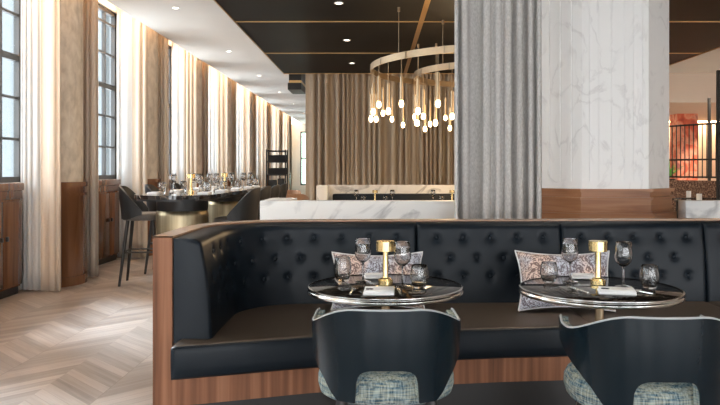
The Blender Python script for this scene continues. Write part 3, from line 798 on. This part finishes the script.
LX = -2.57
s0 = bar_stool('black leather bar stool nearest the camera, in front of the wooden cabinet', LX, 7.74, R(-90+8))
for i, y in enumerate((8.62, 9.72)): dup(s0, (LX, y, 0), R(-90+4), ['bar stool second from the camera on the window side of the high table', 'farthest bar stool on the window side of the high table'][i])
for i, y in enumerate((7.0, 7.72, 8.45, 9.15)):
    dup(s0, (-1.40, y, 0), R(90), '%s bar stool from the camera on the banquette side of the high table' % ORD[i])
# settings on the high table
def onhigh(o, dx, y): o.location = (HX+dx, y, HT+.0005); return o
side = {-1: 'window', 1: 'banquette'}
for sx in (-1, 1):
    for i, y in enumerate((6.75, 7.5, 8.3, 9.1, 9.6)):
        n = napkin(HX+sx*.24, y, HT+.0005, .18, .11, R(90), '%s folded napkin from the camera on the %s side of the high table' % (ORD[i], side[sx]), False)
        onhigh(dup(wg, (0,0,0), 0, '%s wine glass from the camera on the %s side of the high table' % (ORD[i], side[sx])), sx*.13, y+.22)
        onhigh(dup(tb, (0,0,0), 0, '%s tumbler from the camera on the %s side of the high table' % (ORD[i], side[sx])), sx*.22, y+.17)
for i, y in enumerate((7.15, 8.75)): dup(l1, (HX+.0, y, HT+.0005), 0, ['nearer brass lamp on the high table by the windows', 'farther brass lamp on the high table by the windows'][i])

# ------------------------------------------------------------------ chandelier
cd = thing('chandelier', 'double ring brass chandelier with slim hanging tube lights', 'chandelier', (1.58, 8.7, 2.47))
RINGS = [((0,0,0), 1.63, 40, .03), ((.04,.45,-.02), 1.10, 26, .15)]
for (c, r, n, ph) in RINGS:
    rg = MB().ring(c, r, .016, .075, 128).build('ring', 'pale_brass', cd, 30)
    for k in range(n//2):
        a = 4*pi*(k+.25)/n
        m = MB(); m.box((c[0]+r*cos(a), c[1]+r*sin(a), c[2]+.0375), (.03, .014, .079), 0, Matrix.Rotation(a, 3, 'Z')); m.build('joint', 'bronze', rg, 0)
    for k in range(4):
        a = 2*pi*k/4+.6+ph; xx, yy = c[0]+r*cos(a), c[1]+r*sin(a)
        MB().cyl((xx, yy, c[2]+.07), (xx, yy, ZD-2.47), .004, n=6).cyl((xx, yy, ZD-2.47-.05), (xx, yy, ZD-2.47), .016, n=10).build('cable', 'pale_brass', rg)
    for k in range(n):
        a = 2*pi*k/n+ph; xx, yy = c[0]+r*cos(a), c[1]+r*sin(a)
        zb = -.58+.13*((k*7) % 5)/4-.06*(1 if r < 1.3 else 0); ln = .26+.05*((k*3) % 4)/3
        p = MB().cyl((xx, yy, zb+.03), (xx, yy, zb+.03+ln), .017, .015, 12).build('pendant_tube', 'pale_brass', cd)
        MB().cyl((xx, yy, zb+.03+ln), (xx, yy, c[2]+.01), .003, n=6).build('cord', 'pale_brass', p)
        MB().lathe([(0,-.05),(.017,-.044),(.026,-.02),(.026,0),(.018,.028),(0,.03)], 14, (xx, yy, zb)).build('bulb', 'bulb', p)
pl = bpy.data.lights.new('chandelier_glow', 'POINT'); pl.energy = 100; pl.color = (1,.70,.40); pl.shadow_soft_size = .8
po = bpy.data.objects.new('chandelier_glow', pl); C.objects.link(po); po.parent = cd; po.location = (0,.1,-.55)

# ------------------------------------------------------------------ inside the marble enclosure
b2 = thing('banquette', 'black banquette back inside the marble enclosure, under the chandelier', 'sofa', (1.2, 11.3, 0))
MB().bx(-.7, 3.1, 11.5, 11.66, .3, .86, .03).build('backrest', 'leather', b2, 40, True)
MB().bx(-.7, 3.1, 10.95, 11.49, .28, .46, .03).build('seat', 'leather', b2, 40, True)
MB().bx(-.7, 3.1, 11.02, 11.6, 0, .28).build('plinth', 'walnut', b2, 0, True)
def small_table(x, y, lab, h=.76, w=.9, d=.7):
    t = thing('dining_table', lab, 'table', (x, y, 0))
    MB().bx(-w/2, w/2, -d/2, d/2, h-.03, h, .006).build('table_top', 'black_marble', t)
    MB().cyl((0,0,.02), (0,0,h-.03), .03, n=16).build('pole', 'black_metal', t)
    MB().lathe([(0,0),(.24,0),(.24,.012),(.05,.03),(0,.03)], 32).build('base', 'black_metal', t)
    return t
for i, x in enumerate((.0, 1.15, 2.3)):
    w_ = ['left', 'middle', 'right'][i]
    small_table(x, 10.4, 'dark table in the marble enclosure, the %s one under the chandelier' % w_)
    dup(l1, (x, 10.45, .7605), 0, 'brass lamp on the %s table in the marble enclosure' % w_)
    for j, (dx, dy) in enumerate(((-.28, .1), (.26, .12))):
        dup(wg, (x+dx, 10.4+dy, .7605), 0, '%s wine glass on the %s table in the marble enclosure' % (['left', 'right'][j], w_))
        dup(tb, (x+dx*.6, 10.4-dy, .7605), 0, '%s tumbler on the %s table in the marble enclosure' % (['left', 'right'][j], w_))

# ------------------------------------------------------------------ shelf rack and lounge seats far down the aisle
sh = thing('shelf_rack', 'tall black open shelf rack far down the window aisle', 'shelf', (-2.27, 16.2, 0))
for sx in (-1, 1):
    for sy in (-1, 1): MB().bx(sx*.22-.014, sx*.22+.014, sy*.16-.014, sy*.16+.014, 0, 1.72).build('post', 'black_metal', sh, 0)
for z in (.45, .85, 1.15, 1.45, 1.70): MB().bx(-.22, .22, -.16, .16, z-.03, z).build('shelf', 'black_metal', sh, 0)
for z in (1.20, 1.50): MB().bx(-.22, .22, .14, .15, z-.05, z+.1).build('back_rail', 'black_metal', sh, 0)
def crate(x, z, w, h, lab):
    o = MB().bx(-w/2, w/2, -.1, .1, 0, h, .006).build('storage_box', 'black_wood'); o.location = (x, 16.2, z); tag(o, lab, 'box')
crate(-2.36, .853, .16, .17, 'dark box on the shelf rack, left side'); crate(-2.17, .853, .14, .2, 'dark box on the shelf rack, right side')
def lounge(x, y, rz, lab):
    t = thing('lounge_chair', lab, 'chair', (x, y, 0), rz)
    MB().bx(-.3, .3, -.28, .3, .30, .45, .04).build('seat', 'brown_leather', t)
    rows = []
    for i in range(33):
        th = R(110)*(-1+2*i/32); zt = .86-.18*ss(.3, 1, abs(i-16)/16)
        a = [(.34*sin(th), -.32*cos(th), z) for z in (.28, .5, .7, zt)]; b = [(.27*sin(th), -.25*cos(th), z) for z in (zt, .7, .5, .28)]
        rows.append(a+b+[a[0]])
    m = MB(); V = m.grid(rows); m.bm.faces.new(V[0][:-1]); m.bm.faces.new(V[-1][:-1][::-1]); m.build('backrest', 'brown_leather', t, 50, weld=1e-5)
    for sx in (-1, 1):
        for sy in (-1, 1): MB().tube([(sx*.2, sy*.18, .30), (sx*.24, sy*.22, 0)], [.018,.012], 8).build('leg', 'black_wood', t)
    return t
lc = lounge(-1.42, 11.6, R(10), 'brown lounge chair beyond the low marble wall, nearest one')
dup(lc, (-1.75, 13.4, 0), R(160), 'brown lounge chair beyond the low marble wall, farther one')
ct = thing('side_table', 'small white table beside the brown lounge chairs', 'table', (-1.72, 12.5, 0))
MB().lathe([(0,.72),(.3,.72),(.3,.75),(0,.75)], 40).build('table_top', 'white', ct); MB().cyl((0,0,.02),(0,0,.72),.03,n=14).build('pole', 'black_metal', ct)
MB().lathe([(0,0),(.2,0),(.2,.012),(.04,.03),(0,.03)], 32).build('base', 'black_metal', ct)
dup(wg, (-1.8, 12.45, .7505), 0, 'wine glass on the small white table beyond the marble wall')

# ------------------------------------------------------------------ right background
sc = thing('bar_screen', 'black vertical-bar metal screen at the right, behind the marble wall', 'screen', (5.9, 12.9, 0))
A_, B_ = Vector((5.35, 13.7)), Vector((6.25, 12.15)); zt0, zb0 = 2.10, 1.10
fm = MB()
for z in (zt0-.02, 1.44, zb0+.02): fm.tube([(A_.x, A_.y, z), (B_.x, B_.y, z)], .018, 6)
for p in (A_, B_): fm.tube([(p.x, p.y, 0), (p.x, p.y, zt0)], .02, 6)
fm.build('frame', 'black_metal', sc, 40, True)
for k in range(1, 20):
    p = A_.lerp(B_, k/20); MB().tube([(p.x, p.y, zb0), (p.x, p.y, zt0)], .0095, 6).build('bar', 'black_metal', sc, 40, True)
ps = thing('post', 'thin black post rising above the bar screen at the right', 'post', (6.35, 13.3, 0))
MB().bx(-.022, .022, -.022, .022, .02, 2.62).build('shaft', 'black_metal', ps, 0)
MB().bx(-.06, .06, -.06, .06, 0, .02).build('foot', 'black_metal', ps, 0)
fr = thing('glazed_screen', 'tall black framed glazed screen cut by the right edge of the photo', 'screen', (5.6, 11.0, 0))
MB().bx(5.385, 5.425, 11.0, 11.05, 0, 2.8).bx(6.5, 6.54, 11.0, 11.05, 0, 2.8).bx(5.385, 6.54, 11.0, 11.05, 2.78, 2.82).bx(5.385, 6.54, 11.0, 11.05, 1.80, 1.84).bx(5.385, 6.54, 11.0, 11.05, 0, .05).build('frame', 'black_metal', fr, 0, True)
MB().bx(5.425, 6.5, 11.022, 11.028, .05, 2.78).build('pane', 'pane', fr, 0, True)
o = MB().bx(7.35, 7.84, 17.0, 17.45, 0, 2.62).build('mosaic_pillar', 'mural', smooth=0); recenter(o, (7.6, 17.2, 0)); tag(o, 'red and orange patterned pillar behind the black bar screen', 'pillar')
bn = thing('bench', 'speckled brown bench back below the black bar screen', 'bench', (5.9, 12.6, 0))
dv = (B_-A_).normalized(); nv = Vector((dv.y, -dv.x))
if nv.y > 0: nv = -nv
def slab(u0, u1, d0, d1, z0, z1):
    q = [A_+dv*u0+nv*d0, A_+dv*u1+nv*d0, A_+dv*u1+nv*d1, A_+dv*u0+nv*d1]; return MB().prism([(p.x, p.y) for p in q], z0, z1)
slab(-.3, 1.9, .05, .17, .35, 1.06).build('backrest', 'bench_fabric', bn, 0, True)
slab(-.3, 1.9, .17, .62, .30, .46).build('seat', 'bench_fabric', bn, 0, True)
slab(-.3, 1.9, .08, .55, 0, .30).build('plinth', 'walnut', bn, 0, True)
for i, (x, y) in enumerate(((5.02, 11.6), (5.02, 10.3))):
    w_ = ['far', 'near'][i]
    small_table(x, y, '%s dark dining table between the marble wall and the bar screen' % w_, .80, .9, .8)
    for j, dx in enumerate((-.25, .2)):
        o = MB().lathe([(0,0),(.035,0),(.038,.01),(.038,.10),(.034,.10),(.034,.085),(0,.085)], 24).build('candle_holder', 'linen'); o.location = (x+dx, y+.05*j, .8005)
        tag(o, '%s white candle holder on the %s table right of the column' % (['left', 'right'][j], w_), 'candle holder')
def plant(x, y, z, lab, seed):
    r = random.Random(seed); t = thing('potted_plant', lab, 'plant', (x, y, z))
    MB().lathe([(0,0),(.10,0),(.13,.22),(.115,.22),(.11,.19),(0,.19)], 24).build('pot', 'black_wood', t)
    m = MB()
    for k in range(34):
        a = r.random()*2*pi; ln = .22+.2*r.random(); tl = .15+.7*r.random(); w = .022
        ps_ = []
        for i in range(6):
            u = i/5; rr = ln*u*sin(tl*(.6+.6*u)); zz = .19+ln*u*cos(tl*(.4+.6*u)); ww = w*sin(pi*min(.98, u*.9+.08))
            c = Vector((rr*cos(a), rr*sin(a), zz)); n = Vector((-sin(a), cos(a), 0))*ww; ps_.append([c-n, c+Vector((0,0,-.004)), c+n])
        m.grid(ps_)
    f_ = m.build('foliage', 'leaf', t, 60); solid(f_, .002)
    return t
sd = thing('planter_shelf', 'dark ledge with green plants behind the left end of the bar screen', 'shelf', (5.75, 14.1, 0))
MB().bx(-.6, .75, -.05, .25, 0, .85).build('box', 'black_wood', sd, 0)
for i, x in enumerate((5.55, 5.95)): plant(x, 14.2, .8505, ['left green plant behind the bar screen', 'right green plant behind the bar screen'][i], i+3)
o = MB().bx(6.2, 10.6, 19.6, 19.9, 2.60, 2.62).build('light_strip', 'led', smooth=0); recenter(o, (8.5, 19.7, 2.60)); tag(o, 'warm ceiling light washing the far beige wall behind the bar screen', 'light')
for i, (x, y) in enumerate(((6.4, 15.3), (8.2, 16.3))): downlight(x, y, 2.62, '%s downlight in the beige ceiling right of the column' % ['near', 'far'][i], 160, 110)
for i, (x, y) in enumerate(((6.3, 12.6), (8.0, 11.2))): downlight(x, y, ZW, '%s added downlight in the white ceiling beyond the black ceiling field, at the right' % ['far', 'near'][i], 260, 150)  # out-of-frame lamps added to brighten the beige bulkhead face

# ------------------------------------------------------------------ light and camera
w = bpy.data.worlds.new('sky'); bpy.context.scene.world = w; w.use_nodes = True
bg = w.node_tree.nodes['Background']; bg.inputs[0].default_value = (.95, .975, 1.0, 1); bg.inputs[1].default_value = 4.7
su = bpy.data.lights.new('sun', 'SUN'); su.energy = 11; su.angle = R(16); su.color = (.80,.90,1.0)
so = bpy.data.objects.new('sun', su); C.objects.link(so)
so.rotation_euler = Vector((1, -.48, -1.05)).to_track_quat('-Z', 'Y').to_euler(); so.location = (-10, 8, 8)
cam = bpy.data.cameras.new('camera'); co = bpy.data.objects.new('camera', cam); C.objects.link(co)
co.location = (0, 0, HC); co.rotation_euler = (pi/2, 0, 0)
cam.sensor_fit = 'HORIZONTAL'; cam.sensor_width = 36; cam.lens = 36*F/720
cam.shift_x = (360-CX)/720; cam.shift_y = (CY-202.5)/720
cam.clip_start = .05; cam.clip_end = 300
sc_ = bpy.context.scene; sc_.camera = co
vs = sc_.view_settings; vs.view_transform = 'Standard'; vs.look = 'None'; vs.gamma = 1; vs.use_curve_mapping = False; vs.exposure = .62

# repeats share a group phrase
GR = {'column': 'stone columns along the window wall', 'window_cabinet': 'wooden cabinets along the window wall', 'sheer_curtain': 'white sheer window curtains',
      'curtain': 'cream window curtains', 'round_table': 'round tables at the banquette', 'armchair': 'armchairs at the round tables', 'pillow': 'patterned cushions on the banquette',
      'bar_stool': 'bar stools around the high table', 'wine_glass': 'wine glasses on the tables', 'tumbler': 'glass tumblers on the tables', 'table_lamp': 'brass table lamps',
      'napkin': 'folded white napkins', 'downlight': 'recessed ceiling downlights', 'dining_table': 'dark dining tables behind the marble walls', 'lounge_chair': 'brown lounge chairs',
      'candle_holder': 'white candle holders', 'potted_plant': 'green plants behind the bar screen', 'marble_partition': 'low marble walls', 'storage_box': 'boxes on the shelf rack',
      'fork': 'cutlery on the round tables', 'knife': 'cutlery on the round tables'}
for o in C.objects:
    if o.parent is None and 'category' in o and o.name.split('.')[0] in GR: o['group'] = GR[o.name.split('.')[0]]
